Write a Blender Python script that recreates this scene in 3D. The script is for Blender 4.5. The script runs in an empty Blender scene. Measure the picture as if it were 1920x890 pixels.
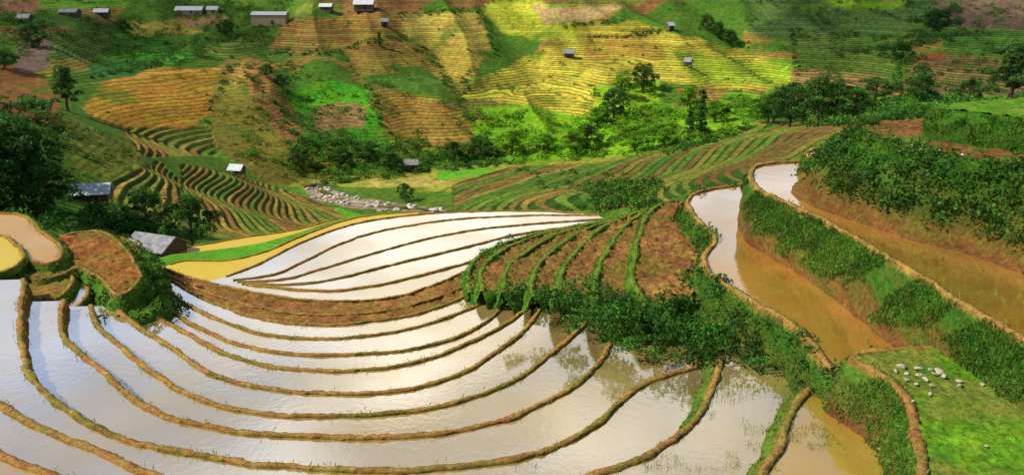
import bpy, math, numpy as np, random
from mathutils import Vector
from mathutils.geometry import delaunay_2d_cdt
random.seed(5)
rng=np.random.default_rng(7)
SC=bpy.context.scene
COL=SC.collection
SC.view_settings.view_transform='Standard'; SC.view_settings.look='None'; SC.view_settings.exposure=0
PITCH=math.radians(17);F=1493.3;ZC=60.0
cp,sp=math.cos(PITCH),math.sin(PITCH)
def ray(px,py):
    dx=(np.asarray(px,float)-960)/F; dy=-(np.asarray(py,float)-445)/F
    return dx, cp+dy*sp, -sp+dy*cp
def P(px,py,z):
    X,Y,Z=ray(px,py); t=z/Z
    return X*t,Y*t
def PD(px,py,D):
    X,Y,Z=ray(px,py); t=D/Y
    return X*t,D,Z*t
def proj(x,y,z):
    zr=z-ZC; d=np.maximum(y*cp-zr*sp,.1); u=y*sp+zr*cp
    return 960+F*x/d, 445-F*u/d
def sstep(a,b,x):
    t=np.clip((x-a)/(b-a),0,1); return t*t*(3-2*t)
def hsh(a,b,s=0):
    v=np.sin(a*127.1+b*311.7+s*74.7)*43758.5453
    return v-np.floor(v)
def vn(x,y,s=0):
    xi=np.floor(x);yi=np.floor(y);fx=x-xi;fy=y-yi
    fx=fx*fx*(3-2*fx);fy=fy*fy*(3-2*fy)
    h=lambda a,b:hsh(a,b,s)
    return (h(xi,yi)*(1-fx)+h(xi+1,yi)*fx)*(1-fy)+(h(xi,yi+1)*(1-fx)+h(xi+1,yi+1)*fx)*fy
def fbm(x,y,s=0,o=4):
    r=0;a=.5
    for i in range(o):
        r=r+a*(vn(x*2**i+i*17.3,y*2**i-i*9.1,s+i)-.5)*2; a*=.5
    return r
def voro(x,y,s=0):
    xi=np.floor(x);yi=np.floor(y); d1=np.full(x.shape,9.);d2=np.full(x.shape,9.);idd=np.zeros(x.shape)
    for a in (-1,0,1):
        for b in (-1,0,1):
            cx_=xi+a;cy_=yi+b; px=cx_+.1+.8*hsh(cx_,cy_,s);py=cy_+.1+.8*hsh(cx_,cy_,s+5)
            d=np.hypot(px-x,py-y); m=d<d1
            d2=np.where(m,d1,np.minimum(d2,d)); idd=np.where(m,hsh(cx_,cy_,s+9),idd); d1=np.where(m,d,d1)
    return d1,d2,idd
def inpoly(u,v,poly):
    m=np.zeros(u.shape,bool); n=len(poly)
    for i in range(n):
        x1,y1=poly[i];x2,y2=poly[(i+1)%n]
        if y1==y2: continue
        c=((y1>v)!=(y2>v))&(u<(x2-x1)*(v-y1)/(y2-y1)+x1)
        m^=c
    return m
def nearline(u,v,pts,w):
    m=np.zeros(u.shape,bool)
    for (x1,y1),(x2,y2) in zip(pts[:-1],pts[1:]):
        L=(x2-x1)**2+(y2-y1)**2+1e-6
        t=np.clip(((u-x1)*(x2-x1)+(v-y1)*(y2-y1))/L,0,1)
        m|=((u-x1-t*(x2-x1))**2+(v-y1-t*(y2-y1))**2)<w*w
    return m
# ---------------------------------------------------------------- materials
def nt(name):
    m=bpy.data.materials.new(name); m.use_nodes=True; n=m.node_tree; n.nodes.clear(); return m,n
def N(n,t,**k):
    a=n.nodes.new(t)
    for q,v in k.items(): setattr(a,q,v)
    return a
def mat_ground(name,scale=1.5,bump=.5,var=.5,rough=.95,stripes=False,detail=6):
    m,n=nt(name); L=n.links.new
    out=N(n,'ShaderNodeOutputMaterial'); b=N(n,'ShaderNodeBsdfPrincipled')
    b.inputs['Roughness'].default_value=rough; b.inputs['Specular IOR Level'].default_value=.1
    at=N(n,'ShaderNodeAttribute',attribute_name='Col')
    geo=N(n,'ShaderNodeNewGeometry')
    n1=N(n,'ShaderNodeTexNoise'); n1.inputs['Scale'].default_value=scale; n1.inputs['Detail'].default_value=detail; n1.inputs['Roughness'].default_value=.7
    L(geo.outputs['Position'],n1.inputs['Vector'])
    mr=N(n,'ShaderNodeMapRange'); mr.inputs['From Min'].default_value=.3; mr.inputs['From Max'].default_value=.7
    mr.inputs['To Min'].default_value=1-var; mr.inputs['To Max'].default_value=1+var
    L(n1.outputs['Fac'],mr.inputs['Value'])
    mx=N(n,'ShaderNodeVectorMath',operation='SCALE'); L(at.outputs['Color'],mx.inputs[0]); L(mr.outputs['Result'],mx.inputs['Scale'])
    colout=mx.outputs['Vector']; hgt=n1.outputs['Fac']
    n2=N(n,'ShaderNodeTexNoise'); n2.inputs['Scale'].default_value=scale*.23; n2.inputs['Detail'].default_value=4
    L(geo.outputs['Position'],n2.inputs['Vector'])
    hs=N(n,'ShaderNodeHueSaturation')
    m2=N(n,'ShaderNodeMapRange'); m2.inputs['From Min'].default_value=.3; m2.inputs['From Max'].default_value=.7
    m2.inputs['To Min'].default_value=.475; m2.inputs['To Max'].default_value=.525
    L(n2.outputs['Fac'],m2.inputs['Value']); L(m2.outputs['Result'],hs.inputs['Hue']); L(colout,hs.inputs['Color']); colout=hs.outputs['Color']
    if stripes:
        sx=N(n,'ShaderNodeSeparateXYZ'); L(geo.outputs['Position'],sx.inputs[0])
        n3=N(n,'ShaderNodeTexNoise'); n3.inputs['Scale'].default_value=.04; n3.inputs['Detail'].default_value=3; L(geo.outputs['Position'],n3.inputs['Vector'])
        a1=N(n,'ShaderNodeMath',operation='MULTIPLY_ADD'); a1.inputs[1].default_value=2.5; L(n3.outputs['Fac'],a1.inputs[0])
        a0=N(n,'ShaderNodeMath',operation='MULTIPLY'); a0.inputs[1].default_value=1.4; L(sx.outputs['Z'],a0.inputs[0]); L(a0.outputs[0],a1.inputs[2])
        fr=N(n,'ShaderNodeMath',operation='FRACT'); L(a1.outputs[0],fr.inputs[0])
        fl=N(n,'ShaderNodeMath',operation='FLOOR'); L(a1.outputs[0],fl.inputs[0])
        wn=N(n,'ShaderNodeTexWhiteNoise',noise_dimensions='1D'); L(fl.outputs[0],wn.inputs['W'])
        rp=N(n,'ShaderNodeValToRGB'); rp.color_ramp.elements[0].position=0; rp.color_ramp.elements[0].color=(.28,.4,.2,1)
        rp.color_ramp.elements[1].position=.38; rp.color_ramp.elements[1].color=(1,1,1,1)
        e=rp.color_ramp.elements.new(.2); e.color=(.34,.48,.25,1)
        e=rp.color_ramp.elements.new(.85); e.color=(1.15,1.12,1.1,1)
        e=rp.color_ramp.elements.new(1.0); e.color=(.4,.5,.3,1)
        L(fr.outputs[0],rp.inputs[0])
        wr=N(n,'ShaderNodeMapRange'); wr.inputs['To Min'].default_value=.75; wr.inputs['To Max'].default_value=1.3; L(wn.outputs['Value'],wr.inputs['Value'])
        s2=N(n,'ShaderNodeVectorMath',operation='SCALE'); L(rp.outputs['Color'],s2.inputs[0]); L(wr.outputs['Result'],s2.inputs['Scale'])
        mm=N(n,'ShaderNodeVectorMath',operation='MULTIPLY'); L(s2.outputs['Vector'],mm.inputs[0]); L(colout,mm.inputs[1])
        n4=N(n,'ShaderNodeTexNoise'); n4.inputs['Scale'].default_value=.12; n4.inputs['Detail'].default_value=3; L(geo.outputs['Position'],n4.inputs['Vector'])
        m4=N(n,'ShaderNodeMapRange'); m4.inputs['From Min'].default_value=.28; m4.inputs['From Max'].default_value=.5; m4.inputs['To Min'].default_value=.4; L(n4.outputs['Fac'],m4.inputs['Value'])
        mu=N(n,'ShaderNodeMath',operation='MULTIPLY'); L(at.outputs['Alpha'],mu.inputs[0]); L(m4.outputs['Result'],mu.inputs[1])
        mix=N(n,'ShaderNodeMix',data_type='RGBA'); L(mu.outputs[0],mix.inputs['Factor']); L(colout,mix.inputs['A']); L(mm.outputs['Vector'],mix.inputs['B'])
        colout=mix.outputs['Result']
    L(colout,b.inputs['Base Color'])
    bp=N(n,'ShaderNodeBump'); bp.inputs['Strength'].default_value=bump; bp.inputs['Distance'].default_value=.5/scale
    L(hgt,bp.inputs['Height']); L(bp.outputs['Normal'],b.inputs['Normal'])
    L(b.outputs['BSDF'],out.inputs['Surface'])
    return m
M_TER=mat_ground('terrain_ground',.6,1.0,.6,stripes=True,detail=10)
M_DIKE=mat_ground('dike_earth',6,1.0,.6,detail=8)
M_SOIL=mat_ground('tilled_soil',4,1.0,.65,detail=8)
M_GRASS=mat_ground('grass_ground',6,.9,.6,detail=8)
def mat_leaf():
    m,n=nt('leaf_green'); L=n.links.new
    out=N(n,'ShaderNodeOutputMaterial'); at=N(n,'ShaderNodeAttribute',attribute_name='Col')
    d=N(n,'ShaderNodeBsdfPrincipled'); d.inputs['Roughness'].default_value=.6; d.inputs['Specular IOR Level'].default_value=.2
    t=N(n,'ShaderNodeBsdfTranslucent'); mx=N(n,'ShaderNodeMixShader'); mx.inputs[0].default_value=.35
    L(at.outputs['Color'],d.inputs['Base Color']); 
    hs=N(n,'ShaderNodeHueSaturation'); hs.inputs['Value'].default_value=1.5; hs.inputs['Hue'].default_value=.485; L(at.outputs['Color'],hs.inputs['Color']); L(hs.outputs['Color'],t.inputs['Color'])
    L(d.outputs[0],mx.inputs[1]); L(t.outputs[0],mx.inputs[2]); L(mx.outputs[0],out.inputs['Surface'])
    return m
M_LEAF=mat_leaf()
def mat_water(name,c1,c2,refl=.42,mult=1.2,wav=.09):
    m,n=nt(name); L=n.links.new
    out=N(n,'ShaderNodeOutputMaterial'); geo=N(n,'ShaderNodeNewGeometry')
    nz=N(n,'ShaderNodeTexNoise'); nz.inputs['Scale'].default_value=.22; nz.inputs['Detail'].default_value=8; nz.inputs['Roughness'].default_value=.6; L(geo.outputs['Position'],nz.inputs['Vector'])
    rp=N(n,'ShaderNodeValToRGB'); rp.color_ramp.elements[0].position=.35; rp.color_ramp.elements[1].position=.65
    rp.color_ramp.elements[0].color=(*c1,1); rp.color_ramp.elements[1].color=(*c2,1); L(nz.outputs['Fac'],rp.inputs[0])
    d=N(n,'ShaderNodeBsdfDiffuse'); L(rp.outputs[0],d.inputs['Color'])
    g=N(n,'ShaderNodeBsdfGlossy'); g.inputs['Roughness'].default_value=.05; g.inputs['Color'].default_value=(1,.99,.96,1)
    lw=N(n,'ShaderNodeFresnel'); lw.inputs['IOR'].default_value=1.45
    ma=N(n,'ShaderNodeMath',operation='MULTIPLY_ADD'); ma.inputs[1].default_value=mult; ma.use_clamp=True
    r2=N(n,'ShaderNodeMapRange'); r2.inputs['From Min'].default_value=.35; r2.inputs['From Max'].default_value=.65; r2.inputs['To Min'].default_value=refl-.2*min(1,refl*3); r2.inputs['To Max'].default_value=refl+.1*min(1,refl*3)
    n5=N(n,'ShaderNodeTexNoise'); n5.inputs['Scale'].default_value=.16; n5.inputs['Detail'].default_value=7; L(geo.outputs['Position'],n5.inputs['Vector']); L(n5.outputs['Fac'],r2.inputs['Value']); L(r2.outputs['Result'],ma.inputs[2])
    L(lw.outputs[0],ma.inputs[0])
    wv=N(n,'ShaderNodeTexNoise'); wv.inputs['Scale'].default_value=4; wv.inputs['Detail'].default_value=3; L(geo.outputs['Position'],wv.inputs['Vector'])
    bp=N(n,'ShaderNodeBump'); bp.inputs['Strength'].default_value=wav; bp.inputs['Distance'].default_value=.05; L(wv.outputs['Fac'],bp.inputs['Height']); L(bp.outputs[0],g.inputs['Normal'])
    mx=N(n,'ShaderNodeMixShader'); L(ma.outputs[0],mx.inputs[0]); L(d.outputs[0],mx.inputs[1]); L(g.outputs[0],mx.inputs[2]); L(mx.outputs[0],out.inputs['Surface'])
    return m
M_W1=mat_water('paddy_water_pale',(.42,.28,.07),(.48,.35,.14),.5)
M_W2=mat_water('paddy_water_mud',(.42,.18,.022),(.48,.25,.05),.36)
M_W5=mat_water('paddy_water_gold',(.42,.24,.03),(.48,.3,.06),.28)
M_W3=mat_water('paddy_water_yellow',(.58,.38,.015),(.58,.42,.03),.05,.25)
M_W4=mat_water('paddy_water_orange',(.46,.22,.03),(.5,.28,.05),.1,.4)
def mat_simple(name,c,rough=.8,scale=8,var=.3,wave=None,metal=0):
    m,n=nt(name); L=n.links.new
    out=N(n,'ShaderNodeOutputMaterial'); b=N(n,'ShaderNodeBsdfPrincipled'); b.inputs['Roughness'].default_value=rough; b.inputs['Metallic'].default_value=metal
    tc=N(n,'ShaderNodeTexCoord')
    nz=N(n,'ShaderNodeTexNoise'); nz.inputs['Scale'].default_value=scale; nz.inputs['Detail'].default_value=6; L(tc.outputs['Object'],nz.inputs['Vector'])
    mr=N(n,'ShaderNodeMapRange'); mr.inputs['From Min'].default_value=.3; mr.inputs['From Max'].default_value=.7; mr.inputs['To Min'].default_value=1-var; mr.inputs['To Max'].default_value=1+var; L(nz.outputs['Fac'],mr.inputs['Value'])
    s=N(n,'ShaderNodeVectorMath',operation='SCALE'); s.inputs[0].default_value=c; L(mr.outputs[0],s.inputs['Scale']); L(s.outputs[0],b.inputs['Base Color'])
    bp=N(n,'ShaderNodeBump'); bp.inputs['Strength'].default_value=.5; bp.inputs['Distance'].default_value=.05
    if wave:
        w=N(n,'ShaderNodeTexWave',bands_direction=wave); w.inputs['Scale'].default_value=2.0; L(tc.outputs['Object'],w.inputs['Vector']); L(w.outputs['Fac'],bp.inputs['Height'])
    else: L(nz.outputs['Fac'],bp.inputs['Height'])
    L(bp.outputs[0],b.inputs['Normal']); L(b.outputs[0],out.inputs['Surface'])
    return m
M_BARK=mat_simple('bark',(.12,.08,.05)); M_STONE=mat_simple('pale_stone',(.42,.37,.28),.9,4)
M_RIV=mat_simple('river_stone',(.45,.4,.34),.9,1.5,.5)
M_ROOFG=mat_simple('roof_grey_sheet',(.24,.24,.26),.6,2,.5,'X'); M_ROOFL=mat_simple('roof_pale_sheet',(.62,.64,.68),.6,2,.2,'X')
M_WOOD=mat_simple('weathered_wood',(.13,.08,.05),.9,5,.4,'X'); M_PLAST=mat_simple('clay_wall',(.5,.33,.2),.9,3,.2); M_DARK=mat_simple('dark_door',(.03,.02,.02))
# ---------------------------------------------------------------- mesh helper
def mk(name,V,Fc,mat,col=None,smooth=True,link=True,kind=None,label=None,cat=None):
    V=np.asarray(V,np.float32); me=bpy.data.meshes.new(name)
    me.vertices.add(len(V)); me.vertices.foreach_set('co',V.ravel())
    Fc=np.asarray(Fc,np.int32); nf,k=Fc.shape
    me.loops.add(nf*k); me.loops.foreach_set('vertex_index',Fc.ravel())
    me.polygons.add(nf); me.polygons.foreach_set('loop_start',np.arange(nf,dtype=np.int32)*k)
    me.polygons.foreach_set('use_smooth',np.full(nf,smooth))
    if col is not None:
        col=np.asarray(col,np.float32)
        if col.ndim==1: col=np.tile(col,(len(V),1))
        if col.shape[1]==3: col=np.hstack([col,np.zeros((len(V),1),np.float32)])
        a=me.color_attributes.new('Col','FLOAT_COLOR','POINT'); a.data.foreach_set('color',col.astype(np.float32).ravel())
    me.update(calc_edges=True); me.validate()
    if mat: me.materials.append(mat)
    ob=bpy.data.objects.new(name,me)
    if link: COL.objects.link(ob)
    if kind: ob['kind']=kind
    if label: ob['label']=label
    if cat: ob['category']=cat
    return ob
class Leaves:
    def __init__(s): s.V=[];s.C=[]
    def add(s,c,size,col,up=0.0):
        n=len(c)
        if n==0: return
        a=rng.normal(size=(n,3)); a/=np.linalg.norm(a,axis=1)[:,None]
        if up: a[:,2]=np.abs(a[:,2])+up; a/=np.linalg.norm(a,axis=1)[:,None]
        b=np.cross(a,rng.normal(size=(n,3))); b/=np.linalg.norm(b,axis=1)[:,None]+1e-6
        sz=np.asarray(size).reshape(-1,1)*np.ones((n,1))*rng.uniform(.6,1.3,(n,1))
        w=.5 if not up else .14
        a=a*sz;b=b*sz*w
        s.V.append(np.stack([c-a,c+b,c+a,c-b],1).reshape(-1,3)); s.C.append(np.repeat(np.asarray(col)*np.ones((n,3)),4,0))
    def blob(s,c,r,n,size,col,flat=.8):
        d=rng.normal(size=(n,3)); d/=np.linalg.norm(d,axis=1)[:,None]
        d[:,2]=np.where(d[:,2]<-.3,-d[:,2],d[:,2])
        rr=r*rng.uniform(.45,1.0,(n,1))**.6*(1+.25*np.sin(d[:,:1]*5+c[0])*np.cos(d[:,1:2]*4+c[1]))
        p=c+d*rr*np.array([1,1,flat])
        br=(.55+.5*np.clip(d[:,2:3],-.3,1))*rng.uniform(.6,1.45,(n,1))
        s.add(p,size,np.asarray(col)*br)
    def build(s,name,label=None,kind='stuff',link=True):
        if not s.V: return None
        V=np.concatenate(s.V); C=np.concatenate(s.C)
        return mk(name,V,np.arange(len(V)).reshape(-1,4),M_LEAF,C,smooth=False,kind=kind,label=label,link=link)
# ---------------------------------------------------------------- heightfield
ctl=[(-60,0,-19),(-60,30,-20),(-40,45,-20.5),(0,0,-19),(0,20,-20),(0,40,-22),(60,0,-15),(60,30,-15),(60,50,-15),(30,35,-15),(20,30,-16),(15,45,-18),(20,62,-24),(0,60,-25),(-20,60,-25),(0,80,-30),(-20,78,-28.5),(15,80,-31),(35,62,-20),(45,75,-25),
     (0,110,-39),(20,110,-38),(0,130,-44),(-15,110,-36),(-60,60,-21)]
pc=[(0,500,55),(100,500,60),(200,455,80),(60,425,75),(0,400,90),(100,400,95),(250,445,92),(330,472,84),(175,385,112),(300,400,115),(380,435,106),(240,380,118),(0,330,105),(0,250,125),(100,300,125),(100,215,150),(200,260,150),(200,330,130),(280,320,140),(330,340,150),(330,370,130),(400,370,150),(450,335,168),(480,400,140),(560,420,150),(440,430,120),(560,380,178),(500,350,190),
(310,270,200),(310,240,215),(400,300,195),(0,180,180),(0,100,240),(0,20,330),(150,100,270),(300,180,235),(300,100,280),(200,30,350),(400,200,235),(350,50,330),
(600,330,212),(560,280,222),(600,200,262),(600,100,318),(600,30,358),(800,330,215),(800,280,235),(800,200,275),(800,120,322),(800,30,370),(1000,300,228),(1000,230,265),(1000,150,312),(1000,60,360),(1000,0,395),(1150,290,220),(1200,230,250),(1200,150,300),(1200,60,365),(1400,200,265),(1400,130,310),(1400,30,380),(1600,200,245),(1600,130,300),(1600,30,390),(1800,180,240),(1900,100,300),(1900,20,370),
(650,370,187),(750,390,176),(700,345,202),(900,340,200),(900,370,170),(850,390,162),(1000,385,146),(1000,330,195),(1100,350,165),(1150,380,136),(1200,390,122),(1200,340,158),(1250,300,180),(1300,330,138),(1400,320,124),(1400,260,178),(1500,290,132),(1550,250,158),(1650,240,145),(1500,240,188),(1650,225,180),(1100,310,205),(1800,215,170)]
for a in pc:
    x,y,z=PD(*a); ctl.append((float(x),float(y),float(z)))
for px in (-100,300,700,1100,1500,2000):
    for py,D in ((-70,440),(-150,540)):
        x,y,z=PD(px,py,D); ctl.append((float(x),float(y),float(z)))
ctl=np.array(ctl)
def tps(r2): return .5*r2*np.log(r2+1e-9)
cx=ctl[:,:2]/100
K=tps(((cx[:,None]-cx[None])**2).sum(-1))+np.eye(len(cx))*2e-3
Pm=np.hstack([np.ones((len(cx),1)),cx]); nA=len(cx)
A=np.zeros((nA+3,nA+3));A[:nA,:nA]=K;A[:nA,nA:]=Pm;A[nA:,:nA]=Pm.T
W=np.linalg.solve(A,np.r_[ctl[:,2],0,0,0])
def ridge(x,y): return 1-np.abs(fbm(x/48+y/170,y/170,3,3))*2.2
def hraw(x,y):
    x=np.asarray(x,float).ravel();y=np.asarray(y,float).ravel()
    yy=np.minimum(y,560.); xx=np.where(y>560,x*560/np.maximum(y,1),x)
    xx=np.clip(xx,-.75*yy-40,.75*yy+40)
    out=np.empty(len(x))
    for i in range(0,len(x),60000):
        q=np.stack([xx[i:i+60000],yy[i:i+60000]],1)/100
        r2=((q[:,None]-cx[None])**2).sum(-1)
        out[i:i+60000]=tps(r2)@W[:nA]+W[nA]+q@W[nA+1:]
    amp=sstep(208,285,y)
    out+=amp*(ridge(x,y)*10.5-6.3+fbm(x/26,y/45,13,3)*3.6+fbm(x/7,y/10,9,3)*.6)+ (1-amp)*sstep(70,110,y)*fbm(x/14,y/14,5,2)*.3
    return out+ZC
STEPS=[([(340,305),(430,325),(520,350),(620,385),(660,420),(560,445),(400,445),(340,390)],.55),
([(200,345),(300,300),(345,345),(330,440),(230,395)],.65),
([(225,240),(395,238),(410,290),(270,295)],.8),
([(850,345),(960,312),(1120,305),(1240,285),(1400,235),(1660,222),(1680,310),(1300,355),(1230,385),(1000,400),(850,395)],.7)]
def hfull(x,y):
    z=hraw(x,y); x=np.asarray(x,float).ravel();y=np.asarray(y,float).ravel()
    u,v=proj(x,y,z); st=np.zeros(len(x)); fr=np.zeros(len(x)); idx=np.zeros(len(x))
    for pl,h in STEPS:
        m=inpoly(u+fbm(x/4,y/4,2,2)*4,v,pl); 
        t=z/h+fbm(x/22,y/22,8,3)*.35; f=t-np.floor(t); g=sstep(.6,1,f)
        zz=z+(np.floor(t)+g-t)*h
        z=np.where(m,zz,z); fr=np.where(m,f,fr); idx=np.where(m,np.floor(t)+h*100,idx); st=np.where(m,1 if h>.68 and h<.75 else 2,st)
    return z,u,v,st,fr,idx
def hit(px,py,d0=60,d1=560):
    D=np.linspace(d0,d1,2500); X,Y,Z=ray(px,py); t=D/Y
    x=X*t;zr=ZC+Z*t; h=hfull(x,D)[0]; k=np.argmax(h>=zr)
    if h[k]<zr[k]: k=np.argmin(zr-h)
    return float(x[k]),float(D[k]),float(h[k])
az=np.concatenate([np.linspace(-1.6,-.75,12)[:-1],np.linspace(-.75,.75,900),np.linspace(.75,1.6,12)[1:]])
ys=np.concatenate([np.linspace(4,60,30)[:-1],60*np.exp(np.linspace(0,math.log(430/60),800)),np.linspace(436,600,30),[700,900,1300,2000,4000]])
AZ,YS=np.meshgrid(az,ys); X=(AZ*YS).ravel();Y=YS.ravel()
Z,U,Vv,ST,FR,IDX=hfull(X,Y)
Z[Y>560]+= (fbm(X/300,Y/300,4,2)*25)[Y>560]
C=np.tile(np.array([.08,.16,.014,0.]),(len(X),1))
jx=fbm(X/9,Y/14,11,4)*17+fbm(X/1.6,Y/2.5,16,2)*5; jy=fbm(X/9,Y/14,12,4)*9+fbm(X/1.6,Y/2.5,17,2)*3.5
UU=U+jx;VV=Vv+jy
big=fbm(X/22,Y/30,21,4)[:,None]
vx=X/26+fbm(X/20,Y/20,61,2)*.35; vy=Z/5.5+fbm(X/20,Y/20,62,2)*.35
d1,d2,vid=voro(vx,vy,3)
FP=np.array([[.24,.18,.03],[.09,.22,.018],[.16,.21,.025],[.3,.19,.04],[.08,.16,.018],[.24,.12,.04],[.13,.28,.018],[.2,.18,.035]])
fi=(vid*8).astype(int)%8; hillm=(Y>200)
C[hillm,:3]=FP[fi[hillm]]; C[hillm,3]=(.5+.45*((vid*57)%1))[hillm]
rdg=ridge(X,Y); gul=(rdg<.35)&hillm
wild=((fbm(X/30,Y/40,71,4)>.08)|gul)&hillm; C[wild,:3]=np.array([.07,.155,.014]); C[wild,3]=.25
C[:,:3]*=(1+.4*big)
REG=[
([(0,0),(75,0),(60,22),(0,34)],(.3,.13,.06),0),
([(0,120),(90,150),(120,240),(0,215)],(.3,.13,.035),.2),
([(30,85),(110,70),(90,130),(20,140)],(.2,.13,.1),0),
([(320,30),(425,33),(410,52),(315,47)],(.34,.2,.09),0),([(245,42),(340,40),(385,62),(250,70)],(.34,.28,.05),.4),
([(100,55),(205,55),(200,100),(100,122)],(.13,.2,.03),1),([(215,65),(300,70),(368,107),(330,122),(203,112)],(.06,.24,.018),1),
([(170,116),(300,120),(280,140),(168,147)],(.03,.16,.035),.7),
([(380,90),(490,60),(500,95),(400,112)],(.15,.21,.03),.9),
([(190,160),(300,125),(400,130),(425,200),(375,238),(200,242),(155,200)],(.36,.19,.022),.7),
([(225,242),(395,238),(408,288),(275,294)],(.22,.2,.04),.0),
([(400,130),(460,170),(560,260),(620,330),(520,350),(400,270)],(.2,.17,.025),.3),
([(530,35),(740,30),(765,65),(720,92),(508,97)],(.3,.18,.04),1),
([(740,30),(900,20),(925,98),(860,92),(760,65)],(.42,.32,.06),.8),
([(740,75),(860,85),(912,110),(890,135),(862,188),(830,150),(790,100)],(.38,.27,.045),.7),
([(460,125),(482,125),(545,200),(560,255),(520,257),(470,170)],(.28,.14,.045),.5),
([(540,170),(620,150),(690,170),(722,255),(670,262),(600,212),(550,217)],(.07,.27,.01),.3),
([(580,215),(640,195),(692,205),(682,237),(590,247)],(.26,.16,.06),.4),
([(700,165),(780,180),(865,210),(925,290),(820,283),(740,272),(710,220)],(.31,.19,.035),.7),
([(900,200),(1200,210),(1350,190),(1430,240),(1250,290),(960,305),(890,255)],(.18,.38,.012),.1),
([(880,150),(940,130),(1080,60),(1180,40),(1400,95),(1490,150),(1400,172),(1240,150),(1140,160),(1115,222),(870,182)],(.46,.38,.045),1),
([(1250,95),(1480,125),(1480,165),(1300,150)],(.28,.36,.025),1),
([(930,0),(1010,0),(1100,50),(1080,75),(960,70),(900,20)],(.42,.44,.035),.7),
([(1000,10),(1170,13),(1100,42),(1020,44)],(.42,.28,.12),.2),
([(1100,70),(1230,50),(1240,110),(1100,110)],(.42,.28,.045),1),
([(1110,160),(1240,150),(1230,215),(1130,225)],(.22,.4,.015),.3),
([(1410,0),(1920,0),(1920,80),(1600,60),(1500,90),(1400,60)],(.1,.17,.04),.7),
([(1740,0),(1920,0),(1920,50),(1800,60)],(.19,.12,.08),.4),
([(1480,60),(1700,70),(1700,150),(1500,130)],(.13,.2,.03),1),
([(1480,128),(1720,150),(1700,182),(1490,172)],(.23,.14,.05),1),
([(1700,110),(1920,100),(1920,195),(1720,192)],(.2,.15,.05),1),([(1780,60),(1920,58),(1920,102),(1770,104)],(.1,.22,.03),1),
([(1700,104),(1752,100),(1760,116),(1700,117)],(.32,.11,.03),0),([(1540,0),(1700,0),(1690,14),(1580,18)],(.2,.36,.02),0),
([(1600,180),(1920,180),(1920,230),(1500,235)],(.11,.24,.02),.3),
([(525,345),(700,325),(950,308),(1150,292),(1210,300),(1000,335),(900,355),(780,362),(700,352),(600,345),(570,362),(540,362)],(.3,.3,.035),.4),
([(700,335),(800,328),(860,345),(780,355),(700,350)],(.42,.33,.08),0),([(820,320),(940,312),(900,332),(830,335)],(.12,.34,.02),0),
([(562,352),(600,338),(618,356),(700,376),(800,388),(850,396),(720,398),(640,384),(590,374)],(.3,.22,.15),0),
([(520,345),(556,348),(580,375),(650,394),(690,412),(640,430),(560,420),(620,405),(540,370)],(.1,.34,.015),0),
([(120,215),(280,290),(230,350),(140,320)],(.18,.2,.025),.6),
]
brk=fbm(X/11,Y/16,83,4)
for pl,c,s in REG:
    xs=[p[0] for p in pl];yy=[p[1] for p in pl]
    q=np.where((UU>min(xs)-2)&(UU<max(xs)+2)&(VV>min(yy)-2)&(VV<max(yy)+2)&(Y>75))[0]
    uu=np.clip(UU[q],1,1919)
    k=q[inpoly(uu,VV[q],pl)]
    mf=(sstep(.2,.4,brk[k])*.65)[:,None]
    C[k,:3]=(np.array(c)*(1-mf)+np.array([.08,.17,.015])*mf)*(1+.4*big[k])*(.8+.4*vid[k])[:,None]; C[k,3]=s
h1=np.abs(np.sin(IDX*12.9898)*43758.5)%1; s=ST>0
pal=np.array([[.2,.14,.03],[.13,.2,.02],[.1,.2,.02],[.2,.12,.03],[.28,.21,.04],[.09,.18,.02],[.16,.22,.025]])
h2=(h1*7).astype(int)%7
C[s,:3]=pal[h2[s]]*(1+.4*big[s])
s2=ST>1.5; C[s2,:3]=C[s2,:3]*np.array([1.15,.95,1])
ri=s&(FR>.5); C[ri,:3]=np.array([.03,.075,.008])*(1+.5*fbm(X[ri]/3,Y[ri]/3,2,2))[:,None]
ri=s2&(FR>.5); C[ri,:3]=np.array([.075,.105,.016])*(1+.5*fbm(X[ri]/3,Y[ri]/3,2,2))[:,None]; C[s,3]=0
C[Y<75,:3]=np.array([.07,.13,.02])
nc,nr=len(az),len(ys)
G=C.reshape(nr,nc,4); 
for it in range(2):
    Gs=G.copy(); Gs[1:-1,1:-1]=(G[1:-1,1:-1]*2+G[:-2,1:-1]+G[2:,1:-1]+G[1:-1,:-2]+G[1:-1,2:])/6
    sm=(~s).reshape(nr,nc); G[sm]=Gs[sm]
C=G.reshape(-1,4)
I=np.arange(nc*nr).reshape(nr,nc)
Fq=np.stack([I[:-1,:-1],I[:-1,1:],I[1:,1:],I[1:,:-1]],-1).reshape(-1,4)
mk('ground',np.stack([X,Y,Z],1),Fq,M_TER,C,kind='structure',label='terraced valley and opposite hillside with fields')
# ---------------------------------------------------------------- terrace layers
def crom(p,step):
    p=np.asarray(p,float)
    if len(p)<3: 
        n=max(2,int(np.linalg.norm(p[-1]-p[0])/step)+1); t=np.linspace(0,1,n)[:,None]; return p[0]*(1-t)+p[-1]*t
    q=np.vstack([2*p[0]-p[1],p,2*p[-1]-p[-2]]); out=[]
    for i in range(1,len(q)-2):
        t=np.linspace(0,1,20,endpoint=False)[:,None]; a,b,c,d=q[i-1],q[i],q[i+1],q[i+2]
        out.append(.5*((2*b)+(-a+c)*t+(2*a-5*b+4*c-d)*t**2+(-a+3*b-3*c+d)*t**3))
    out=np.vstack(out+[p[-1:]])
    L=np.r_[0,np.cumsum(np.linalg.norm(np.diff(out,axis=0),axis=1))]
    n=max(3,int(L[-1]/step)); s=np.linspace(0,L[-1],n)
    return np.stack([np.interp(s,L,out[:,0]),np.interp(s,L,out[:,1])],1)
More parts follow.
